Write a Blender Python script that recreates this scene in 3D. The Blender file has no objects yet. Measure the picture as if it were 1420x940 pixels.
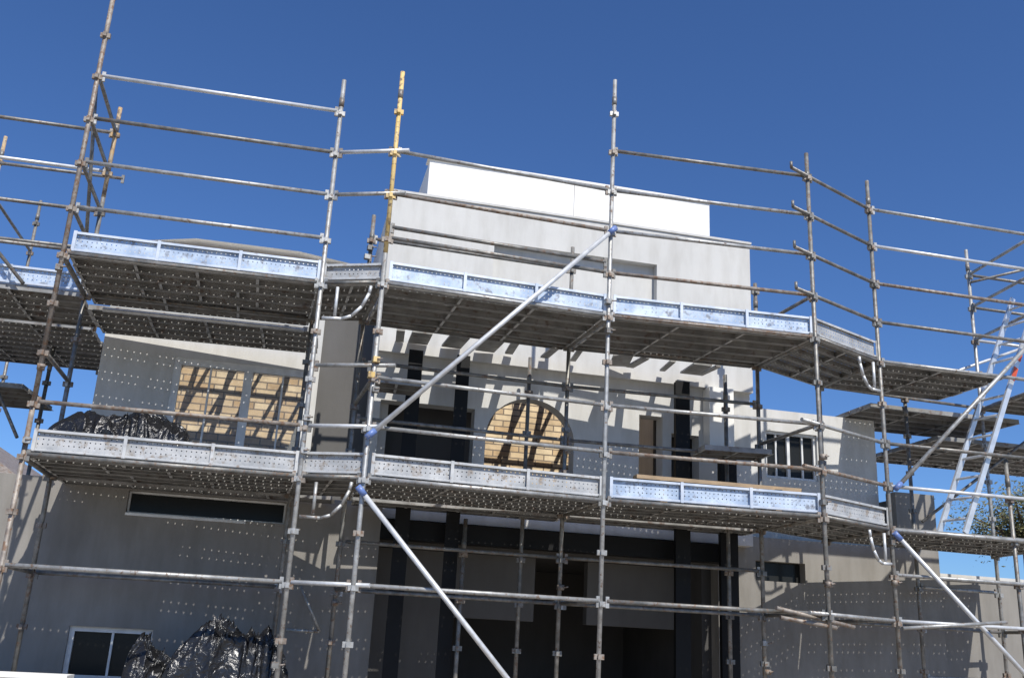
import bpy, math, random
import numpy as np
from mathutils import Vector, noise, Matrix
random.seed(4)
S=bpy.context.scene
# ------------------------------------------------------------------ materials
def newmat(name):
    m=bpy.data.materials.new(name);m.use_nodes=True
    nt=m.node_tree;b=nt.nodes['Principled BSDF'];return m,nt,b
def N(nt,t,**k):
    n=nt.nodes.new(t)
    for a,v in k.items(): setattr(n,a,v)
    return n
def noise_n(nt,scale,detail=4,coord='Object',rough=.6,stretch=None):
    tc=N(nt,'ShaderNodeTexCoord');n=N(nt,'ShaderNodeTexNoise');n.inputs['Scale'].default_value=scale
    n.inputs['Detail'].default_value=detail;n.inputs['Roughness'].default_value=rough
    if stretch:
        mp=N(nt,'ShaderNodeMapping');mp.inputs['Scale'].default_value=stretch;nt.links.new(tc.outputs[coord],mp.inputs[0]);nt.links.new(mp.outputs[0],n.inputs['Vector'])
    else: nt.links.new(tc.outputs[coord],n.inputs['Vector'])
    return n
def ramp(nt,src,stops):
    r=N(nt,'ShaderNodeValToRGB');e=r.color_ramp.elements
    while len(e)<len(stops): e.new(.5)
    for i,(p,c) in enumerate(stops):
        e[i].position=p;e[i].color=(*c,1) if len(c)==3 else c
    nt.links.new(src,r.inputs[0]);return r
def mix(nt,f,a,b,mode='MIX'):
    m=N(nt,'ShaderNodeMix');m.data_type='RGBA';m.blend_type=mode
    for s,v in ((0,f),(6,a),(7,b)):
        if hasattr(v,'is_output'): nt.links.new(v,m.inputs[s])
        elif isinstance(v,(int,float)): m.inputs[s].default_value=v
        else: m.inputs[s].default_value=(*v,1)
    return m.outputs[2]
def bump(nt,b,src,st=.2,d=.01):
    n=N(nt,'ShaderNodeBump');n.inputs['Strength'].default_value=st;n.inputs['Distance'].default_value=d
    nt.links.new(src,n.inputs['Height']);nt.links.new(n.outputs[0],b.inputs['Normal'])
def metal(name,c1,c2,rust,amount,metallic=.5,rough=.5,holes=None,scale=9):
    m,nt,b=newmat(name)
    n1=noise_n(nt,scale,5);n2=noise_n(nt,scale*2.7,6)
    base=ramp(nt,n1.outputs[0],[(.35,c1),(.65,c2)])
    rm=ramp(nt,n2.outputs[0],[(amount-.06,(1,1,1)),(amount+.06,(0,0,0))])
    col=mix(nt,rm.outputs[0],base.outputs[0],rust)
    nt.links.new(col,b.inputs['Base Color'])
    mm=N(nt,'ShaderNodeMath',operation='MULTIPLY_ADD');nt.links.new(rm.outputs[0],mm.inputs[0]);mm.inputs[1].default_value=-metallic;mm.inputs[2].default_value=metallic
    nt.links.new(mm.outputs[0],b.inputs['Metallic']);b.inputs['Roughness'].default_value=rough
    bump(nt,b,n2.outputs[0],.3,.003)
    if holes:
        sp,r=holes
        tc=N(nt,'ShaderNodeTexCoord');vm=N(nt,'ShaderNodeVectorMath',operation='SCALE');vm.inputs['Scale'].default_value=1/sp
        nt.links.new(tc.outputs['UV'],vm.inputs[0]);fr=N(nt,'ShaderNodeVectorMath',operation='FRACTION');nt.links.new(vm.outputs[0],fr.inputs[0])
        sb=N(nt,'ShaderNodeVectorMath',operation='SUBTRACT');nt.links.new(fr.outputs[0],sb.inputs[0]);sb.inputs[1].default_value=(.5,.5,0)
        ln=N(nt,'ShaderNodeVectorMath',operation='LENGTH');nt.links.new(sb.outputs[0],ln.inputs[0])
        gt=N(nt,'ShaderNodeMath',operation='GREATER_THAN');nt.links.new(ln.outputs['Value'],gt.inputs[0]);gt.inputs[1].default_value=r/sp
        nt.links.new(gt.outputs[0],b.inputs['Alpha'])
    return m
def render_mat(name,c,var=.06,scale=1.2,rough=.9,stain=.5):
    m,nt,b=newmat(name)
    n1=noise_n(nt,scale,6);n2=noise_n(nt,60,3);n3=noise_n(nt,4,6,stretch=(1.6,1.6,.35))
    a=tuple(x*(1-var) for x in c);d=tuple(min(1,x*(1+var)) for x in c)
    r=ramp(nt,n1.outputs[0],[(.3,a),(.7,d)])
    r3=ramp(nt,n3.outputs[0],[(.35,(1-.16*stain,1-.17*stain,1-.19*stain)),(.6,(1,1,1))])
    nt.links.new(mix(nt,1.0,r.outputs[0],r3.outputs[0],'MULTIPLY'),b.inputs['Base Color']);b.inputs['Roughness'].default_value=rough
    bump(nt,b,n2.outputs[0],.25,.004);return m
def plain(name,c,rough=.5,metallic=0,spec=.5):
    m,nt,b=newmat(name);n=noise_n(nt,6,4)
    r=ramp(nt,n.outputs[0],[(.3,tuple(x*.8 for x in c)),(.7,tuple(min(1,x*1.1) for x in c))])
    nt.links.new(r.outputs[0],b.inputs['Base Color']);b.inputs['Roughness'].default_value=rough;b.inputs['Metallic'].default_value=metallic
    b.inputs['Specular IOR Level'].default_value=spec;return m
RU=(.17,.115,.08)
M={}
M['grey']=metal('galvanised_tube',(.30,.30,.285),(.50,.50,.48),RU,.385)
M['light']=metal('bright_galvanised_tube',(.52,.53,.53),(.72,.73,.73),(.34,.31,.27),.30,.35,.45)
M['dark']=metal('weathered_tube',(.14,.14,.13),(.30,.29,.265),RU,.41,.4,.5)
M['rust']=metal('rusty_tube',(.19,.16,.135),(.38,.34,.29),(.19,.115,.07),.44,.3,.6)
M['yellow']=metal('yellow_painted_tube',(.66,.45,.14),(.74,.56,.26),(.22,.16,.11),.43,0,.55,scale=6)
M['orange']=metal('faded_orange_tube',(.50,.32,.14),(.45,.36,.24),(.17,.13,.10),.46,0,.6,scale=6)
M['plank']=metal('steel_plank',(.20,.20,.19),(.33,.325,.31),(.15,.115,.09),.38,.2,.6,holes=(.078,.0066),scale=4)
M['flange']=metal('steel_plank_flange',(.21,.21,.20),(.35,.345,.33),(.16,.12,.10),.38,.2,.6,scale=4)
M['toe']=metal('sky_tinted_board',(.33,.42,.55),(.60,.68,.77),(.24,.26,.30),.39,.2,.5,holes=(.046,.0062),scale=5)  # blue sky reflection on grey metal, put into the base colour
M['toef']=metal('sky_tinted_flange',(.46,.52,.60),(.66,.70,.76),(.34,.34,.34),.32,.25,.5,scale=5)  # flanges carry the same painted sky tint
M['toeg']=metal('grey_galvanised_board',(.34,.35,.35),(.55,.55,.54),(.28,.24,.20),.40,.2,.55,holes=(.046,.0062),scale=5)
M['toegf']=metal('grey_galvanised_flange',(.42,.43,.43),(.60,.60,.58),(.30,.25,.21),.38,.2,.55,scale=5)
M['blue']=plain('blue_plastic_end',(.14,.22,.48),.4)
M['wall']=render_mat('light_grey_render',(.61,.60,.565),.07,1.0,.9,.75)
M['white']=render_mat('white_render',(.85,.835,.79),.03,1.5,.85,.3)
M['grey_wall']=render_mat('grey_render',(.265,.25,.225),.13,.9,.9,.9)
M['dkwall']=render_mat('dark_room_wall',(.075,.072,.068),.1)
M['dkgrey']=render_mat('shade_toned_render',(.13,.125,.118),.1)  # render darkened so its colour stands in for shade
M['black']=plain('black_steel',(.009,.009,.009),.6,0,.25)
M['frame']=plain('white_window_frame',(.75,.75,.73),.4)
M['timber']=plain('timber',(.42,.30,.18),.7)
M['alu']=metal('aluminium',(.62,.64,.66),(.78,.80,.82),(.5,.5,.5),.25,.5,.35)
M['red']=plain('red_label',(.65,.10,.04),.5)
m,nt,b=newmat('yellow_brick');tc=N(nt,'ShaderNodeTexCoord');br=N(nt,'ShaderNodeTexBrick')
nt.links.new(tc.outputs['UV'],br.inputs['Vector']);br.inputs['Scale'].default_value=1;br.inputs['Brick Width'].default_value=.30;br.inputs['Row Height'].default_value=.105
br.inputs['Mortar Size'].default_value=.011;br.inputs['Color1'].default_value=(.86,.70,.46,1);br.inputs['Color2'].default_value=(.60,.42,.23,1);br.inputs['Mortar'].default_value=(.24,.19,.14,1)
nn=noise_n(nt,7,4);rr=ramp(nt,nn.outputs[0],[(.3,(.75,.75,.75)),(.7,(1.1,1.1,1.1))])
nt.links.new(mix(nt,1.0,br.outputs['Color'],rr.outputs[0],'MULTIPLY'),b.inputs['Base Color']);b.inputs['Roughness'].default_value=.9
bump(nt,b,br.outputs['Fac'],-.5,.01);M['brick']=m
m,nt,b=newmat('window_glass');b.inputs['Base Color'].default_value=(.75,.8,.8,1);b.inputs['Roughness'].default_value=.03;b.inputs['Alpha'].default_value=.2;M['glass']=m
m,nt,b=newmat('dark_glass');b.inputs['Base Color'].default_value=(.022,.023,.022,1);b.inputs['Roughness'].default_value=.2;b.inputs['Specular IOR Level'].default_value=.15;M['dglass']=m
m,nt,b=newmat('black_plastic_sheet');nn=noise_n(nt,11,5,rough=.5);nn.inputs['Distortion'].default_value=1.2
b.inputs['Base Color'].default_value=(.014,.014,.015,1)
b.inputs['Roughness'].default_value=.24;b.inputs['Specular IOR Level'].default_value=.6;bump(nt,b,nn.outputs[0],.7,.04);M['plastic']=m
# ------------------------------------------------------------------ buckets
Bk={}
def add(par,part,mat,vs,fs,uv=None,smooth=False):
    k=(par,part,mat);d=Bk.setdefault(k,[[],[],[],smooth])
    o=len(d[0]);d[0]+= [tuple(v) for v in vs];d[1]+=[tuple(i+o for i in f) for f in fs]
    for i,f in enumerate(fs): d[2]+= (uv[i] if uv else [(0,0)]*len(f))
def tube(par,part,mat,p,q,r=.024,n=10):
    p=Vector(p);q=Vector(q);d=(q-p).normalized();a=d.orthogonal().normalized();b=d.cross(a)
    vs=[];fs=[]
    for c in (p,q):
        for i in range(n):
            t=2*math.pi*i/n;vs.append(c+r*(a*math.cos(t)+b*math.sin(t)))
    for i in range(n): j=(i+1)%n;fs.append((i,j,n+j,n+i))
    fs.append(tuple(range(n))[::-1]);fs.append(tuple(range(n,2*n)))
    add(par,part,mat,vs,fs,None,True)
BF=[(0,3,2,1),(4,5,6,7),(0,1,5,4),(1,2,6,5),(2,3,7,6),(3,0,4,7)]
def obox(par,part,mat,c,ax,h):
    c=Vector(c);X,Y,Z=[Vector(a)*s for a,s in zip(ax,h)]
    vs=[c-X-Y-Z,c+X-Y-Z,c+X+Y-Z,c-X+Y-Z,c-X-Y+Z,c+X-Y+Z,c+X+Y+Z,c-X+Y+Z]
    add(par,part,mat,vs,BF)
def wbox(par,part,mat,x0,x1,y0,y1,z0,z1):
    obox(par,part,mat,((x0+x1)/2,(y0+y1)/2,(z0+z1)/2),((1,0,0),(0,1,0),(0,0,1)),((x1-x0)/2,(y1-y0)/2,(z1-z0)/2))
def quad(par,part,mat,a,b,c,d,lu=None,lv=None):
    a,b,c,d=map(Vector,(a,b,c,d));lu=lu or (b-a).length;lv=lv or (d-a).length
    add(par,part,mat,[a,b,c,d],[(0,1,2,3)],[[(0,0),(lu,0),(lu,lv),(0,lv)]])
# ------------------------------------------------------------------ scaffold
SC='scaffolding'
G0=-5.1
def standard(x,y,z0,z1,mat='grey',rot=0,r=.0245,split=None,mat2=None):
    lx,ly=random.uniform(-.006,.006),random.uniform(-.006,.006)
    def P(z): return (x+lx*z,y+ly*z,z)
    if split is None: tube(SC,'standards',mat,P(z0),P(z1),r)
    else:
        tube(SC,'standards',mat,P(z0),P(split),r);tube(SC,'standards',mat2,P(split),P(z1),r)
    k=math.ceil((z0+.1)/.5)
    while k*.5<z1-.08:
        z=k*.5;mm=mat if (split is None or z<split) else mat2
        if random.random()<.3: mm='rust'
        c,s=math.cos(rot),math.sin(rot)
        obox(SC,'v_pressings',mm,P(z),((c,s,0),(-s,c,0),(0,0,1)),(.05,.018,.026))
        obox(SC,'v_pressings',mm,P(z),((-s,c,0),(c,s,0),(0,0,1)),(.05,.017,.024))
        k+=1
    zj=z1-.28
    tube(SC,'spigots','dark',P(zj-.05),P(zj+.05),r+.005)
def ledger(p,q,z,mat='grey',e0=0,e1=0,dz=0,r=.0215,z2=None):
    z2=z if z2 is None else z2
    p=Vector((p[0],p[1],z+.03+dz));q=Vector((q[0],q[1],z2+.03+dz));d=(q-p).normalized()
    a=p+d*(.045-e0);b=q-d*(.045-e1)
    tube(SC,'ledgers',mat,a,b,r)
    n=d.cross(Vector((0,0,1)))
    for c in (p+d*.05,q-d*.05):
        obox(SC,'ledger_wedges',random.choice(['rust','grey','dark']),c+Vector((0,0,-.01)),(d,n,(0,0,1)),(.018,.012,.055))
A=(-5.59,-.17);L=(-3.08,-.08);B=(-2.46,-.29);C=(0,0);D=(2.40,0);E=(3.53,.62);F=(5.95,.78)
Ai=(-5.68,1.1);Li=(-3.20,1.15);Bi=(-2.62,1.0);Ci=(-.15,1.25);Di=(2.26,1.27);Ei=(3.40,1.90);Fi=(6.0,2.25)
H=(-8.1,1.0);Hi=(-8.15,2.3)
standard(*A,G0,3.75,'rust',0,split=-1.5,mat2='rust')
standard(*L,G0,2.42,'grey')
standard(*B,G0,2.50,'grey',split=.35,mat2='yellow')
standard(*C,G0,2.95,'grey')
standard(*D,G0,2.33,'dark')
standard(*E,G0,2.42,'dark')
standard(*F,G0,2.4,'grey')
standard(*Ai,G0,2.36,'dark',split=1.2,mat2='orange')
standard(*Li,G0,.5,'dark');standard(*Bi,G0,1.33,'dark');standard(*Ci,G0,1.32,'dark')
standard(*Di,G0,1.12,'dark');standard(*Ei,G0,.35,'dark');standard(*Fi,G0,2.42,'grey')
standard(*H,G0,2.9,'dark');standard(*Hi,G0,2.9,'dark')
standard(-7.75,3.35,G0,2.9,'orange');standard(-7.86,5.5,G0,2.9,'dark')
standard(-.55,1.62,G0,-.05,'dark');standard(1.95,1.55,G0,-.05,'dark');standard(4.75,2.1,G0,.1,'dark')
standard(5.2,.78,G0,-1.0,'dark');standard(-1.25,1.35,G0,-2.1,'dark');standard(-5.75,2.55,G0,.0,'dark');standard(-6.6,3.4,G0,.0,'dark')
def rails(p,q,ks,mats=None,**kw):
    for i,k in enumerate(ks):
        ledger(p,q,k*.5,(mats[i%len(mats)] if mats else 'grey'),**kw)
rails(A,L,[4,3,2,1,-3,-6],['light','dark','grey','grey','rust','grey'])
ledger(A,L,0,'dark');ledger(A,L,-2,'dark')
rails(B,C,[3,2,1,-2,-3,-6],['grey','rust','dark','grey','grey','grey']);ledger(B,C,.62,'dark')
ledger(B,C,0,'grey');ledger(B,C,-2,'grey')
rails(C,D,[4,3,2,1,-2,-3,-6],['dark','grey','grey','rust','grey','rust','dark'])
ledger(C,D,0,'rust');ledger(C,D,-2,'dark')
rails(D,E,[4,3,2,1,-2,-3,-6],['dark','dark','dark','dark','grey','rust','grey'],e0=.36)
ledger(D,E,0,'dark');ledger(D,E,-2,'dark')
d=(Vector(E)-Vector(D)).normalized()
for k in (4,3,2,1):
    p=Vector((D[0]-d[0]*.32,D[1]-d[1]*.32,k*.5+.03));tube(SC,'ledgers','dark',p,p+Vector((0,0,.075)),.017)
rails(E,F,[4,3,2,1,0,-2,-3,-4,-5,-6],['grey','light','rust','dark','grey','dark','light','grey','grey','light'])
for k,m_ in ((3,'light'),(2,'grey'),(-3,'light'),(-6,'light')): ledger(L,B,k*.5,m_,e1=.2)
ledger(L,B,-.88,'grey',e1=.26);ledger(L,B,0,'dark');ledger(L,B,-2,'dark')
for p,q in ((A,Ai),(L,Li),(B,Bi),(C,Ci),(D,Di),(E,Ei),(F,Fi)):
    for k in (0,-4): ledger(p,q,k*.5,'dark',dz=-.02,r=.026)
    ledger(p,q,-3,'dark')
for k in (4,3,2,1,-2): ledger(A,Ai,k*.5,'dark')
for k in (4,3,2): ledger(F,Fi,k*.5,'grey')
ledger(B,Bi,-1,'dark');ledger(D,Di,-1,'dark');ledger(D,Di,.5,'dark')
for p,q in ((Ai,Li),(Bi,Ci),(Ci,Di),(Ei,Fi)):
    for k in (0,-4,-6): ledger(p,q,k*.5,'dark')
for p,q in ((Bi,Ci),(Ci,Di)):
    for k in (-1,-2.3,-5): ledger(p,q,k*.5,'dark')
ledger(Bi,Ci,.5,'dark');ledger(Bi,Ci,1.0,'dark');ledger(Ci,Di,.5,'dark');ledger(Di,Ei,0,'dark');ledger(Di,Ei,-2,'dark')
for k,m_ in ((4,'dark'),(3,'light'),(2,'dark'),(1,'dark')): ledger(H,Ai,k*.5,m_)
for k in (4,2,0): ledger(Hi,(-5.8,2.35),k*.5,'dark')
ledger(H,Hi,1,'dark');ledger((-7.75,3.35),(-7.86,5.5),1,'dark');ledger((-7.75,3.35),(-7.86,5.5),2,'dark')
tube(SC,'diagonal_braces','dark',(-8.1,1.05,1.9),(-6.3,1.0,.05),.02);tube(SC,'diagonal_braces','dark',(-7.9,3.3,.6),(-6.5,2.4,-1.4),.02)
tube(SC,'diagonal_braces','dark',(-5.62,-.1,1.95),(-5.70,1.05,.1),.02)
for k,m_ in ((4,'dark'),(3,'dark'),(2,'light'),(1,'grey')): ledger(Fi,(8.4,2.4),k*.5,m_)
standard(8.4,2.4,G0,2.4,'grey')
tube(SC,'diagonal_braces','light',(4.6,2.3,.1),(7.6,2.5,1.35),.02);tube(SC,'diagonal_braces','dark',(6.0,2.2,1.9),(8.2,2.5,2.7),.02)
tube(SC,'diagonal_braces','dark',(5.0,2.3,-1.6),(7.4,2.5,.1),.02)
for z in (-2.5,-3.0,-3.6): ledger((4.75,2.1),(6.0,2.25),z,'grey')
rc=random.Random(11)
for P_ in (A,L,B,C,D,E,Bi,Ci,Di,Ai):
    for _ in range(3):
        z=rc.uniform(-4.2,1.0);obox(SC,'tube_clamps',rc.choice(['rust','dark','yellow'] if P_ is B else ['rust','dark','grey']),(P_[0]+rc.uniform(-.03,.03),P_[1]-.03,z),((1,.2,0),(-.2,1,0),(0,0,1)),(.032,.03,.028))
        tube(SC,'tube_clamps','rust',(P_[0]+.02,P_[1]-.07,z),(P_[0]+.07,P_[1]-.05,z+.01),.008)
def brace(p,q,mat='light'):
    p=Vector(p);q=Vector(q);d=(q-p).normalized();tube(SC,'diagonal_braces',mat,p,q,.026,12)
    for c,s in ((p,1),(q,-1)):
        tube(SC,'brace_end_caps','blue',c-d*s*.02,c+d*s*.09,.032,12)
        tube(SC,'brace_end_caps','rust',c+Vector((0,-.03,0)),c+Vector((0,.07,0)),.014)
brace((0.03,-.07,1.03),(-2.46,-.36,-1.58))
brace((-2.5,-.36,-2.08),(0,-.08,-4.75))
brace((3.6,.55,-1.5),(6.0,.68,.85),'grey');brace((3.55,.55,-2.02),(5.95,.7,-4.3))
def lerp(a,b,t): return Vector((a[0]+(b[0]-a[0])*t,a[1]+(b[1]-a[1])*t,0))
def deck(P,Q,Pi,Qi,z,n=5,t0=.03,t1=1.0,skip=()):
    for i in range(n):
        if i in skip: continue
        a=t0+(t1-t0)*i/n;b=t0+(t1-t0)*(i+1)/n-.014
        zz=z+.065+random.uniform(-.004,.004)
        e0=random.uniform(.0,.02)/2.4;U=Vector((0,0,1))
        pa,qa=lerp(P,Pi,a),lerp(Q,Qi,a);pb,qb=lerp(P,Pi,b),lerp(Q,Qi,b)
        pa,qa=pa+(qa-pa)*(.015+e0),pa+(qa-pa)*(.985-e0);pb,qb=pb+(qb-pb)*(.015+e0),pb+(qb-pb)*(.985-e0)
        w=(pb-pa).normalized();T=U*zz;Lo=U*(zz-.06)
        quad(SC,'plank_tops','plank',pa+T,qa+T,qb+T,pb+T)
        for x,y,s in ((pa,qa,1),(pb,qb,-1)):
            quad(SC,'plank_flanges','flange',x+Lo,y+Lo,y+T,x+T)
            quad(SC,'plank_flanges','flange',x+Lo,y+Lo,y+Lo+w*.024*s,x+Lo+w*.024*s)
        for tt in (.36,.64):
            x=pa+(pb-pa)*tt;y=qa+(qb-qa)*tt
            quad(SC,'plank_flanges','flange',x+T-U*.016-w*.01,y+T-U*.016-w*.01,y+T-U*.016+w*.01,x+T-U*.016+w*.01)
        ln=(qa-pa).length;nr=max(2,int(ln/.6))
        for j in range(nr+1):
            f=min(1,max(0,j/nr));x=pa+(qa-pa)*f;y=pb+(qb-pb)*f
            quad(SC,'plank_ribs','flange',x+T-U*.055,y+T-U*.055,y+T,x+T)
            du=(qa-pa).normalized()*.03
            quad(SC,'plank_ribs','toegf',x+T-U*.055,y+T-U*.055,y+T-U*.055+du,x+T-U*.055+du)
deck(A,L,Ai,Li,0,6,t1=1.22);deck(L,B,Li,Bi,0,4);deck(B,C,Bi,Ci,0,t1=1.10);deck(C,D,Ci,Di,0,t1=1.08);deck(D,E,Di,Ei,0)
deck((-5.77,1.44),(-3.12,1.48),(-5.82,2.42),(-3.14,2.46),-.04,4,t0=0)
deck(A,L,Ai,Li,-2);deck(L,B,Li,Bi,-2,4);deck(B,C,Bi,Ci,-2);deck(C,D,Ci,Di,-2);deck(D,E,Di,Ei,-2)
deck((-5.7,1.14),(-2.7,1.18),(-5.7,1.44),(-2.7,1.56),-2.02,1,t0=0);deck((-2.6,1.10),(-.1,1.28),(-2.6,1.55),(-.1,1.75),-2.02,2,t0=0);deck((-.1,1.3),(2.3,1.33),(-.1,1.72),(2.3,1.82),-2.02,2,t0=0)  # inner planks added to widen the lower deck and shade the walls below
deck(H,Ai,Hi,(-5.8,2.35),0);deck((-8.2,2.4),(-5.9,2.45),(-8.2,4.6),(-6.0,4.7),.02,9);deck((-9.5,2.6),(-6.6,2.7),(-9.5,3.9),(-6.6,4.0),-.75,5)
deck(E,(5.3,.74),Ei,(5.2,2.0),0);deck((4.2,2.05),(6.6,2.2),(4.1,3.4),(6.5,3.5),-.15);deck((6.0,1.2),(8.4,1.3),(6.0,2.3),(8.4,2.4),0)
deck((5.3,2.3),(8.6,2.5),(5.2,4.2),(8.5,4.4),-.45,7)
deck(E,F,Ei,Fi,-2)
deck((1.45,1.0),(2.3,.95),(1.45,1.5),(2.3,1.45),-1.15,2);deck((-2.5,.75),(-1.9,.8),(-2.5,1.25),(-1.9,1.3),-.75,2)
rb=random.Random(21)
for x in (-2.17,-1.93,-1.50,-1.08,-.80,-.32,.02,.60,.82,1.22,1.60,1.78):
    w_=rb.choice([.035,.05,.09,.12]);o=rb.uniform(-.18,.18)
    obox(SC,'stripe_shadow_boards','flange',(x,1.57+x*.05,.02),((1,o,0),(-o,1,0),(0,0,1)),(w_,.23,.012))  # boards added and skewed to cast shadow stripes on the wall
def toe(P,Q,z,kind='toe',h=.2,t0=.03,t1=.985,seg=3):
    P3=Vector((P[0],P[1],0));Q3=Vector((Q[0],Q[1],0));d=(Q3-P3).normalized();n=Vector((d.y,-d.x,0))
    off=-n*.045;tl=random.uniform(-.006,.006)
    a=P3+(Q3-P3)*t0+off;b=P3+(Q3-P3)*t1+off;U=Vector((0,0,1));z0=z+.072;z1=z0+h
    b=b+U*tl
    quad(SC,'toe_boards',kind,a+U*z0,b+U*z0,b+U*z1,a+U*z1)
    f=kind+'f';m=(a+b)/2;Ld=(b-a).length/2;d=(b-a).normalized()
    for zz in (z0,z1): obox(SC,'toe_board_flanges',f,m+U*zz+n*.014,(d,n,U),(Ld,.016,.0025))
    for zz in (z0+.012,z1-.012): obox(SC,'toe_board_flanges',f,m+U*zz+n*.030,(d,n,U),(Ld,.0015,.010))
    for i in range(seg+1):
        c=a+(b-a)*(i/seg);obox(SC,'toe_board_ribs',f,c+U*(z0+z1)/2+n*.036,(d,n,U),(.016,.005,h/2+.008))
toe(A,L,0);toe(L,B,0,'toeg',h=.17,seg=1);toe(B,C,0);toe(C,D,0);toe(D,E,0,'toeg',seg=1)
toe(A,L,-2,'toeg');toe(L,B,-2,'toeg',seg=1);toe(B,C,-2,'toeg');toe(C,D,-2);toe(D,E,-2,'toeg',seg=1)
toe(H,Ai,0,seg=3)
def poly(pts,mat='light',r=.017,part='hop_up_brackets'):
    for a,b in zip(pts,pts[1:]): tube(SC,part,mat,a,b,r)
def hop(p,q,z,mat='light',fl=False):
    p=Vector((p[0],p[1],0));q=Vector((q[0],q[1],0))
    def P(t,dz): v=p+(q-p)*t;v.z=z+dz;return v
    if fl: P0=P;P=lambda t,dz:P0(1-t,dz)
    poly([P(.28,-.03),P(.28,-.34)],mat)
    poly([P(.08,-.36),P(.40,-.37),P(.55,-.34),P(.70,-.24),P(.80,-.1),P(.82,-.02)],mat)
for z in (0,-2):
    hop((L[0],L[1]-.03),(B[0],B[1]-.03),z,'light' if z==0 else 'grey')
    hop((3.05,.33),(E[0]-.02,E[1]-.05),z,'light',True)
poly([(-3.0,1.2,-2.95),(-2.75,1.2,-3.4),(-3.1,1.2,-3.4)],'grey')
tube(SC,'loose_tubes_and_lit_gap','rust',(1.8,-.08,-2.94),(2.75,.12,-3.08),.022);tube(SC,'loose_tubes_and_lit_gap','rust',(1.85,-.06,-3.03),(2.5,.02,-3.1),.022)
tube(SC,'loose_tubes_and_lit_gap','grey',(3.5,.45,-3.05),(4.8,.5,-2.92),.02);tube(SC,'loose_tubes_and_lit_gap','light',(.6,1.0,-1.88),(2.2,1.05,-1.86),.025)
tube(SC,'loose_tubes_and_lit_gap','light',(-5.55,1.42,-.03),(-3.3,1.46,-.03),.026)  # bright tube stands in for sunlight in the gap between decks
for i in range(3):
    obox('timber_boards','board_%d'%(i+1),'timber',(1.35+i*.06,.30+i*.14,-1.66-.0*i),((1,.04,0),(-.04,1,0),(0,0,1)),(.95,.06,.02))
for i in range(2):
    obox('timber_boards','bearer_%d'%(i+1),'timber',(.7+i*1.3,.45,-1.808),((1,0,0),(0,1,0),(0,0,1)),(.04,.25,.125))
# ------------------------------------------------------------------ house
HS='rendered_house'
al=math.radians(3.8);ca,sa=math.cos(al),math.sin(al)
def W(x,y,z): return Vector((x*ca-y*sa,1.85+x*sa+y*ca,z))
AX=((ca,sa,0),(-sa,ca,0),(0,0,1))
def hb(part,mat,x0,x1,y0,y1,z0,z1,par=HS):
    obox(par,part,mat,W((x0+x1)/2,(y0+y1)/2,(z0+z1)/2),AX,((x1-x0)/2,(y1-y0)/2,(z1-z0)/2))
def wall(part,mat,x0,x1,z0,z1,y0,y1,holes=()):
    xs=sorted({x0,x1,*[h[0] for h in holes],*[h[1] for h in holes]});zs=sorted({z0,z1,*[h[2] for h in holes],*[h[3] for h in holes]})
    for a,b in zip(xs,xs[1:]):
        for c,d in zip(zs,zs[1:]):
            mx,mz=(a+b)/2,(c+d)/2
            if any(h[0]<mx<h[1] and h[2]<mz<h[3] for h in holes): continue
            hb(part,mat,a,b,y0,y1,c,d)
def hquad(part,mat,x0,x1,y,z0,z1): quad(HS,part,mat,W(x0,y,z0),W(x1,y,z0),W(x1,y,z1),W(x0,y,z1))
wall('parapet_front','wall',-2.41,2.53,-.12,1.99,0,.12,[(-1.06,1.17,.62,1.5)])
hb('parapet_core','wall',-2.41,2.53,.12,.32,-.12,1.985)
hb('parapet_side_left','wall',-2.41,-2.2,.32,4.7,-2.1,1.98);hb('parapet_side_right','wall',2.32,2.53,.32,4.7,-2.1,1.98)
hb('parapet_coping','wall',-2.43,2.55,-.02,.34,1.99,2.02)
hb('upper_parapet_left_panel','white',-1.92,.13,.5,.65,1.5,2.78);hb('upper_parapet_right_panel','white',.137,2.17,.5,.65,1.5,2.78)
hb('upper_parapet_cap','white',-1.95,2.20,.47,.68,2.78,2.81);hb('upper_parapet_return_left','white',-1.92,-1.77,.65,3,1.5,2.775);hb('upper_parapet_return_right','white',2.02,2.17,.65,3,1.5,2.775)
ax0,ax1=-1.01,.12;zs_,rise=-1.02,.52
wall('first_floor_wall','wall',-2.41,2.53,-2.1,-.12,.10,.32,[(ax0,ax1,-1.88,-.45),(-2.32,-1.16,-1.88,-.70),(.98,1.30,-1.88,-.55),(1.42,1.80,-1.88,-.75)])
Nn=24;cx=(ax0+ax1)/2;hw=(ax1-ax0)/2
for i in range(Nn):
    t0=math.pi-math.pi*i/Nn;t1=math.pi-math.pi*(i+1)/Nn
    xa,za=cx+hw*math.cos(t0),zs_+rise*math.sin(t0);xb,zb=cx+hw*math.cos(t1),zs_+rise*math.sin(t1)
    v=[W(xa,.1,za),W(xb,.1,zb),W(xb,.32,zb),W(xa,.32,za),W(xa,.1,-.45),W(xb,.1,-.45),W(xb,.32,-.45),W(xa,.32,-.45)]
    add(HS,'arch_spandrel','wall',v,BF)
hb('opening_shade_panel','dkwall',-2.17,-1.0,.7,.78,-2.1,.2);hb('opening_shade_panel','dkwall',1.40,2.3,.6,.68,-2.1,.2)  # dark panels added to imitate shade inside the openings
hquad('brick_inner_wall','brick',-2.2,2.32,4.6,-2.1,1.9)
hquad('brick_inner_wall','brick',-5.4,-2.41,3.2,-2.1,1.2)
rj=random.Random(7)
for i in range(9):
    x=-2.0+i*.5+rj.uniform(-.08,.08);hb('roof_joists','timber',x,x+.08,.9,4.55,1.0,1.16)
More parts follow.
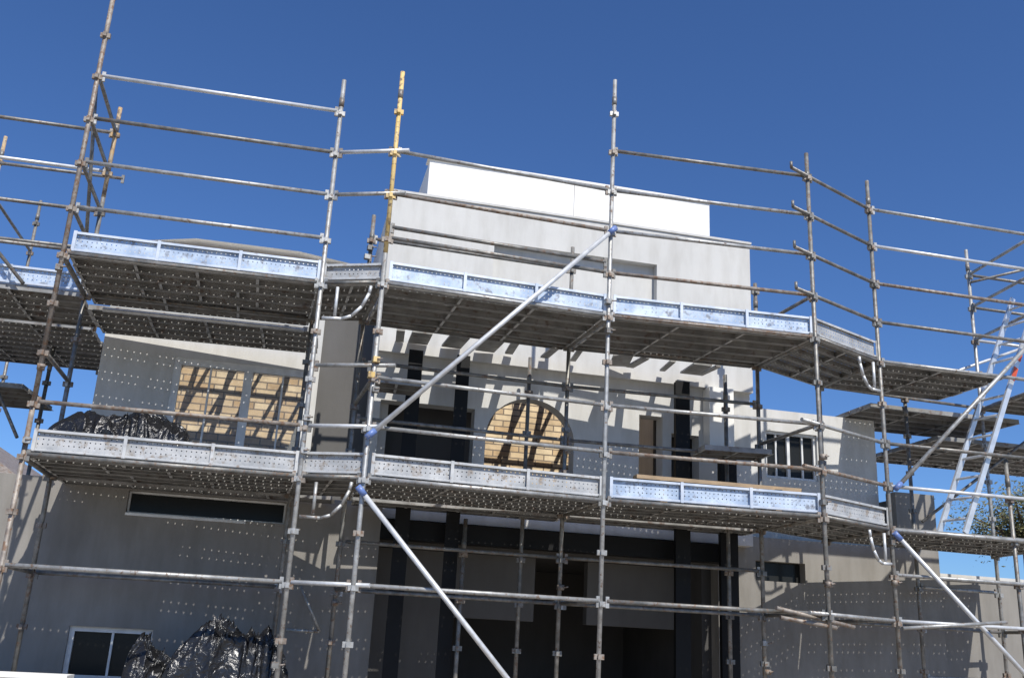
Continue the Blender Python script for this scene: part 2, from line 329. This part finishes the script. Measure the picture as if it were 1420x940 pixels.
for i in range(9):
    o=rj.uniform(-.1,.1);x=-2.1+i*.48
    quad(HS,'roof_battens','timber',W(x,1.0,1.3),W(x+.9,4.2,1.3+o),W(x+.98,4.2,1.3+o),W(x+.08,1.0,1.3))
for i in range(5): hb('roof_battens','timber',-2.15,2.3,1.5+i*.42,1.56+i*.42,1.17,1.20)
for i in range(7):
    x=-5.15+i*.42+rj.uniform(-.06,.06);hb('roof_joists','timber',x,x+.06,1.2,3.18,.60,.72)
for i in range(4):
    hb('roof_battens','timber',-5.3,-2.45,1.4+i*.36,1.45+i*.36,.725,.75)
for i in range(8):
    x=-5.3+i*.38;quad(HS,'roof_battens','timber',W(x,1.2,.95),W(x+.5,3.0,.95),W(x+.56,3.0,.95),W(x+.06,1.2,.95))
WL=(-4.84,-3.13,-1.58,-.215)
wall('left_wing_wall','wall',-5.70,-3.06,-1.95,1.20,1.0,1.2,[WL]);hb('left_wing_shade_strip','dkgrey',-3.057,-2.412,1.05,1.2,-1.95,1.20)  # dark strip beside the wing has shade painted in its colour
hb('left_wing_side_wall','wall',-5.70,-5.50,1.2,4,-1.95,1.20)
hb('roof_flashing','white',-5.25,-2.45,.94,1.25,1.203,1.24)
add(HS,'roof_sheet','white',[W(-5.4,.92,1.245),W(-4.8,.92,1.36),W(-3.5,.92,1.37),W(-2.5,.92,1.26),W(-5.4,1.45,1.25),W(-4.8,1.45,1.40),W(-3.5,1.45,1.42),W(-2.5,1.45,1.27)],[(0,1,5,4),(1,2,6,5),(2,3,7,6)])
def window(x0,x1,z0,z1,y,mull,glass='glass',fw=.06,bars=()):
    hb('window_frame','frame',x0,x0+fw,y,y+.07,z0,z1);hb('window_frame','frame',x1-fw,x1,y,y+.07,z0,z1)
    hb('window_frame','frame',x0+fw,x1-fw,y+.002,y+.07,z1-fw,z1);hb('window_frame','frame',x0+fw,x1-fw,y+.002,y+.07,z0,z0+fw)
    for m_ in mull: hb('window_mullion','frame',m_-fw*.6,m_+fw*.6,y-.004,y+.066,z0+fw,z1-fw)
    for m_ in bars: hb('window_mullion','frame',m_-.012,m_+.012,y+.01,y+.05,z0+fw,z1-fw)
    hquad('window_pane',glass,x0+fw,x1-fw,y+.04,z0+fw,z1-fw)
window(*WL,1.01,[-3.93],fw=.09,bars=(-4.39,-3.5))
LW=(-5.33,-4.50,-4.0,-3.47);SLW=(-4.97,-3.28,-2.27,-2.03)
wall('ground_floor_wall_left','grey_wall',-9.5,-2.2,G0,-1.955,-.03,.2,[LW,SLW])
window(*LW,.02,[],'dglass',.05,bars=(-4.9,));window(*SLW,.05,[],'dglass',.02)
hb('window_sill','frame',-4.97,-3.7,-.05,-.032,-2.30,-2.272)
hb('terrace_slab','grey_wall',-9.5,-2.42,.2,1.0,-2.1,-1.96)
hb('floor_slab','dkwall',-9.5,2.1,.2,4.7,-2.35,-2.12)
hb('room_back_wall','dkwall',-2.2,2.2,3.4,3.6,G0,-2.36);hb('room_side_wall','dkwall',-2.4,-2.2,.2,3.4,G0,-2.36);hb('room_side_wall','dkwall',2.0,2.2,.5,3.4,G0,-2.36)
wall('entry_wall','dkgrey',-2.19,2.0,-5.0,-2.37,.9,1.05,[(-1.2,1.9,-5.0,-3.15),(-.1,.6,-3.15,-2.37)])  # entrance shade painted as a dark wall colour
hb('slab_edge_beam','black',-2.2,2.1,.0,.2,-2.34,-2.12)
for x,y,w_,zt in ((-1.98,-.12,.13,-.13),(-1.40,-.12,.12,-.13),(1.42,-.16,.15,-.15),(2.03,-.15,.19,-.95)):
    hb('steel_column','black',x-w_/2,x+w_/2,y-.1,y,G0,zt)
    hb('steel_column_flange','black',x-w_/2-.02,x+w_/2+.02,y-.11,y-.1,G0,zt)
hb('render_pier','white',1.86,2.20,-.10,.095,-.93,-.13)
RW=(3.02,3.80,-1.10,-.45)
wall('right_wing_wall','wall',2.535,4.72,-1.95,-.15,.62,.84,[RW]);window(*RW,.66,[3.38],'dglass',.035,bars=(3.2,3.6))
hb('right_wing_side_wall','wall',4.5,4.72,.84,4,-1.95,-.15)
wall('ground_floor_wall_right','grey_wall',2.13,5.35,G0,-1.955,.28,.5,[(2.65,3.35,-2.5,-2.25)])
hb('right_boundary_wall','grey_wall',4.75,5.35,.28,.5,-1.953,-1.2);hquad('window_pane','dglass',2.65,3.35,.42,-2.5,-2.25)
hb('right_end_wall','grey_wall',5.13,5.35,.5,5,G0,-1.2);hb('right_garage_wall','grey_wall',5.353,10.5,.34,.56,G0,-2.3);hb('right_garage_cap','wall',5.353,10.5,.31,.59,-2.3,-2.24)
# ------------------------------------------------------------------ ladder
LD='aluminium_ladder'
lo,hi=Vector((4.45,1.12,-1.93)),Vector((5.93,1.28,1.32));dd=(hi-lo).normalized();sd=Vector((.1,-.38,0));nn_=dd.cross(sd.normalized())
for o in (Vector((0,0,0)),sd):
    obox(LD,'stile','alu',(lo+hi)/2+o,(dd,sd.normalized(),nn_),((hi-lo).length/2,.014,.035))
for i in range(12):
    c=lo+dd*(.2+i*.29);tube(LD,'rungs','alu',c,c+sd,.016)
obox(LD,'label','red',lo+dd*2.25+sd*1.04,(dd,sd.normalized(),nn_),(.09,.005,.032));obox(LD,'label','red',lo+dd*2.5+sd*1.04,(dd,sd.normalized(),nn_),(.05,.005,.032))
wbox('low_wall','wall_body','white',-8.5,-4.95,.15,.35,G0,-3.93);wbox('low_wall','coping','white',-8.5,-4.93,.12,.38,-3.927,-3.89)
NH='neighbour_house'
wbox(NH,'walls','grey_wall',-14,-9.3,11,18,G0,-.8)
add(NH,'roof','rust',[(-14.3,10.6,-.8),(-9.0,10.6,-.8),(-9.0,18.4,-.8),(-14.3,18.4,-.8),(-11.6,12.5,.75),(-11.6,16.5,.75)],[(0,1,4),(1,2,5,4),(2,3,5),(3,0,4,5)])
wbox(NH,'window','dglass',-10.6,-9.9,10.95,10.99,-2.5,-1.4)
# ------------------------------------------------------------------ build buckets
tops={}
def parent(n):
    if n not in tops:
        e=bpy.data.objects.new(n,None);bpy.context.collection.objects.link(e);tops[n]=e
    return tops[n]
for (par,part,mat),(vs,fs,uv,sm) in Bk.items():
    me=bpy.data.meshes.new(part);me.from_pydata(vs,[],fs)
    ul=me.uv_layers.new(name='UVMap');ul.data.foreach_set('uv',np.array(uv,dtype=np.float32).ravel())
    if sm:
        me.polygons.foreach_set('use_smooth',[len(f)==4 for f in fs])
    me.materials.append(M[mat]);o=bpy.data.objects.new(part,me);bpy.context.collection.objects.link(o);o.parent=parent(par)
# ------------------------------------------------------------------ plastic heaps
def heap(name,cx,cy,z0,w,d,h,seed,nx=150,ny=100,pw=4):
    vs=[];fs=[]
    for j in range(ny+1):
        for i in range(nx+1):
            u=i/nx*2-1;v=j/ny*2-1
            p=Vector((u*w*2.2,v*d*2.2,seed*3.1))
            k=(1-abs(u)**pw)*(1-abs(v)**pw)
            wp=p+Vector((noise.noise(p*1.5),noise.noise(p*1.5+Vector((3,3,3))),0))*1.1
            q=Vector((wp.x*1.0,wp.y*.45,wp.z))
            rid=(1-abs(noise.noise(q*2.2))*2)**5;rid2=(1-abs(noise.noise(Vector((wp.x*1.8+wp.y*2,wp.y*1.5,1.7))))*2)**5;rid3=(1-abs(noise.noise(wp*5))*2)**3
            hh=k**.6*h*(.86+.22*noise.noise(p*1.0))+ (rid*.10+rid2*.06+rid3*.015)*min(1,k*3)*min(1,h)
            ex=.05*noise.noise(p*2+Vector((9,0,0)))+.03*rid;ey=.05*noise.noise(p*2+Vector((0,9,0)))-.04*rid2
            vs.append((cx+u*w+ex,cy+v*d+ey,z0+max(0,hh)))
    for j in range(ny):
        for i in range(nx):
            a=j*(nx+1)+i;fs.append((a,a+1,a+nx+2,a+nx+1))
    me=bpy.data.meshes.new(name);me.from_pydata(vs,[],fs);me.materials.append(M['plastic'])
    me.polygons.foreach_set('use_smooth',[True]*len(fs))
    o=bpy.data.objects.new(name,me);bpy.context.collection.objects.link(o);return o
heap('black_plastic_tarp',-4.93,.62,-1.93,.76,.40,.58,1)
heap('black_plastic_tarp',-3.60,.72,G0,.62,.5,1.70,2,pw=10);heap('black_plastic_tarp',-4.24,.75,G0,.40,.45,1.52,3,pw=6)
# ------------------------------------------------------------------ ground
m,nt,b=newmat('dusty_ground');n=noise_n(nt,.8,8);r=ramp(nt,n.outputs[0],[(.3,(.26,.22,.17)),(.7,(.40,.35,.28))]);nt.links.new(r.outputs[0],b.inputs['Base Color']);b.inputs['Roughness'].default_value=.95
me=bpy.data.meshes.new('ground');me.from_pydata([(-600,-600,G0),(600,-600,G0),(600,600,G0),(-600,600,G0)],[],[(0,1,2,3)]);me.materials.append(m)
bpy.context.collection.objects.link(bpy.data.objects.new('ground',me))
# ------------------------------------------------------------------ tree
def tree(x,y,z,R,seed):
    rnd=random.Random(seed);e=bpy.data.objects.new('leafy_tree',None);bpy.context.collection.objects.link(e)
    mt=plain('bark',(.10,.075,.05),.9)
    vs=[];fs=[]
    def limb(p,q,r0,r1):
        p=Vector(p);q=Vector(q);d=(q-p).normalized();a=d.orthogonal().normalized();b=d.cross(a);o=len(vs)
        for c,r in ((p,r0),(q,r1)):
            for i in range(8): t=i*math.pi/4;vs.append(c+r*(a*math.cos(t)+b*math.sin(t)))
        for i in range(8): j=(i+1)%8;fs.append((o+i,o+j,o+8+j,o+8+i))
    base=Vector((x,y,G0));top=Vector((x,y,z-R*.4));limb(base,top,.2,.11)
    cl=[]
    for i in range(30):
        d=Vector((rnd.gauss(0,1),rnd.gauss(0,1),rnd.gauss(0,.8))).normalized()*R*rnd.uniform(.35,1);c=Vector((x,y,z))+d;cl.append((c,R*rnd.uniform(.18,.36)));limb(top,c,.06,.012)
    me=bpy.data.meshes.new('trunk');me.from_pydata(vs,[],fs);me.materials.append(mt);o=bpy.data.objects.new('trunk',me);bpy.context.collection.objects.link(o);o.parent=e
    vs=[];fs=[]
    for c,r in cl:
        for k in range(300):
            p=c+Vector((rnd.gauss(0,.5),rnd.gauss(0,.5),rnd.gauss(0,.45)))*r*1.3;a=Vector((rnd.gauss(0,1),rnd.gauss(0,1),rnd.gauss(0,1))).normalized();b_=a.orthogonal().normalized();s=rnd.uniform(.03,.06);o_=len(vs)
            vs+= [p-a*s,p+b_*s*.5,p+a*s,p-b_*s*.5];fs.append((o_,o_+1,o_+2,o_+3))
    m,nt,b=newmat('foliage');n=noise_n(nt,3,3);r=ramp(nt,n.outputs[0],[(.35,(.06,.075,.02)),(.65,(.20,.18,.07))]);nt.links.new(r.outputs[0],b.inputs['Base Color']);b.inputs['Roughness'].default_value=.6
    me=bpy.data.meshes.new('foliage');me.from_pydata(vs,[],fs);me.materials.append(m);o=bpy.data.objects.new('foliage',me);bpy.context.collection.objects.link(o);o.parent=e
tree(13.9,12.0,.1,1.35,5)
# ------------------------------------------------------------------ light
el=math.radians(50);az=math.radians(15)
sdv=Vector((math.sin(az)*math.cos(el),-math.cos(az)*math.cos(el),math.sin(el)))
sl=bpy.data.lights.new('sun','SUN');sl.energy=5.0;sl.angle=math.radians(.5);sl.color=(1,.96,.9)
so=bpy.data.objects.new('sun',sl);bpy.context.collection.objects.link(so);so.rotation_euler=sdv.to_track_quat('Z','Y').to_euler();so.location=(3,-12,14)
w=bpy.data.worlds.new('World');S.world=w;w.use_nodes=True;nt=w.node_tree
sk=nt.nodes.new('ShaderNodeTexSky');sk.sky_type='NISHITA';sk.sun_disc=False;sk.sun_elevation=el;sk.sun_rotation=math.pi-az
sk.air_density=1.0;sk.dust_density=.3;sk.ozone_density=3.2;sk.altitude=400
bg=nt.nodes['Background'];nt.links.new(mix(nt,1.0,sk.outputs[0],(.58,.83,1.20),'MULTIPLY'),bg.inputs[0]);bg.inputs[1].default_value=.105
S.view_settings.view_transform='Standard';S.view_settings.look='None';S.view_settings.exposure=0
# ------------------------------------------------------------------ camera
yaw,pit,rol=.1569,.3017,.0520
Fv=Vector((math.sin(yaw)*math.cos(pit),math.cos(yaw)*math.cos(pit),math.sin(pit)));R=Vector((math.cos(yaw),-math.sin(yaw),0));U=R.cross(Fv)
R2=R*math.cos(rol)+U*math.sin(rol);U2=-R*math.sin(rol)+U*math.cos(rol)
cd=bpy.data.cameras.new('camera');co=bpy.data.objects.new('camera',cd);bpy.context.collection.objects.link(co)
mt=Matrix((R2,U2,-Fv)).transposed().to_4x4();mt.translation=Vector((-2.5783,-9.6797,-3.3940));co.matrix_world=mt
cd.sensor_width=36;cd.lens=1342.4/1420*36;cd.clip_end=2000;S.camera=co
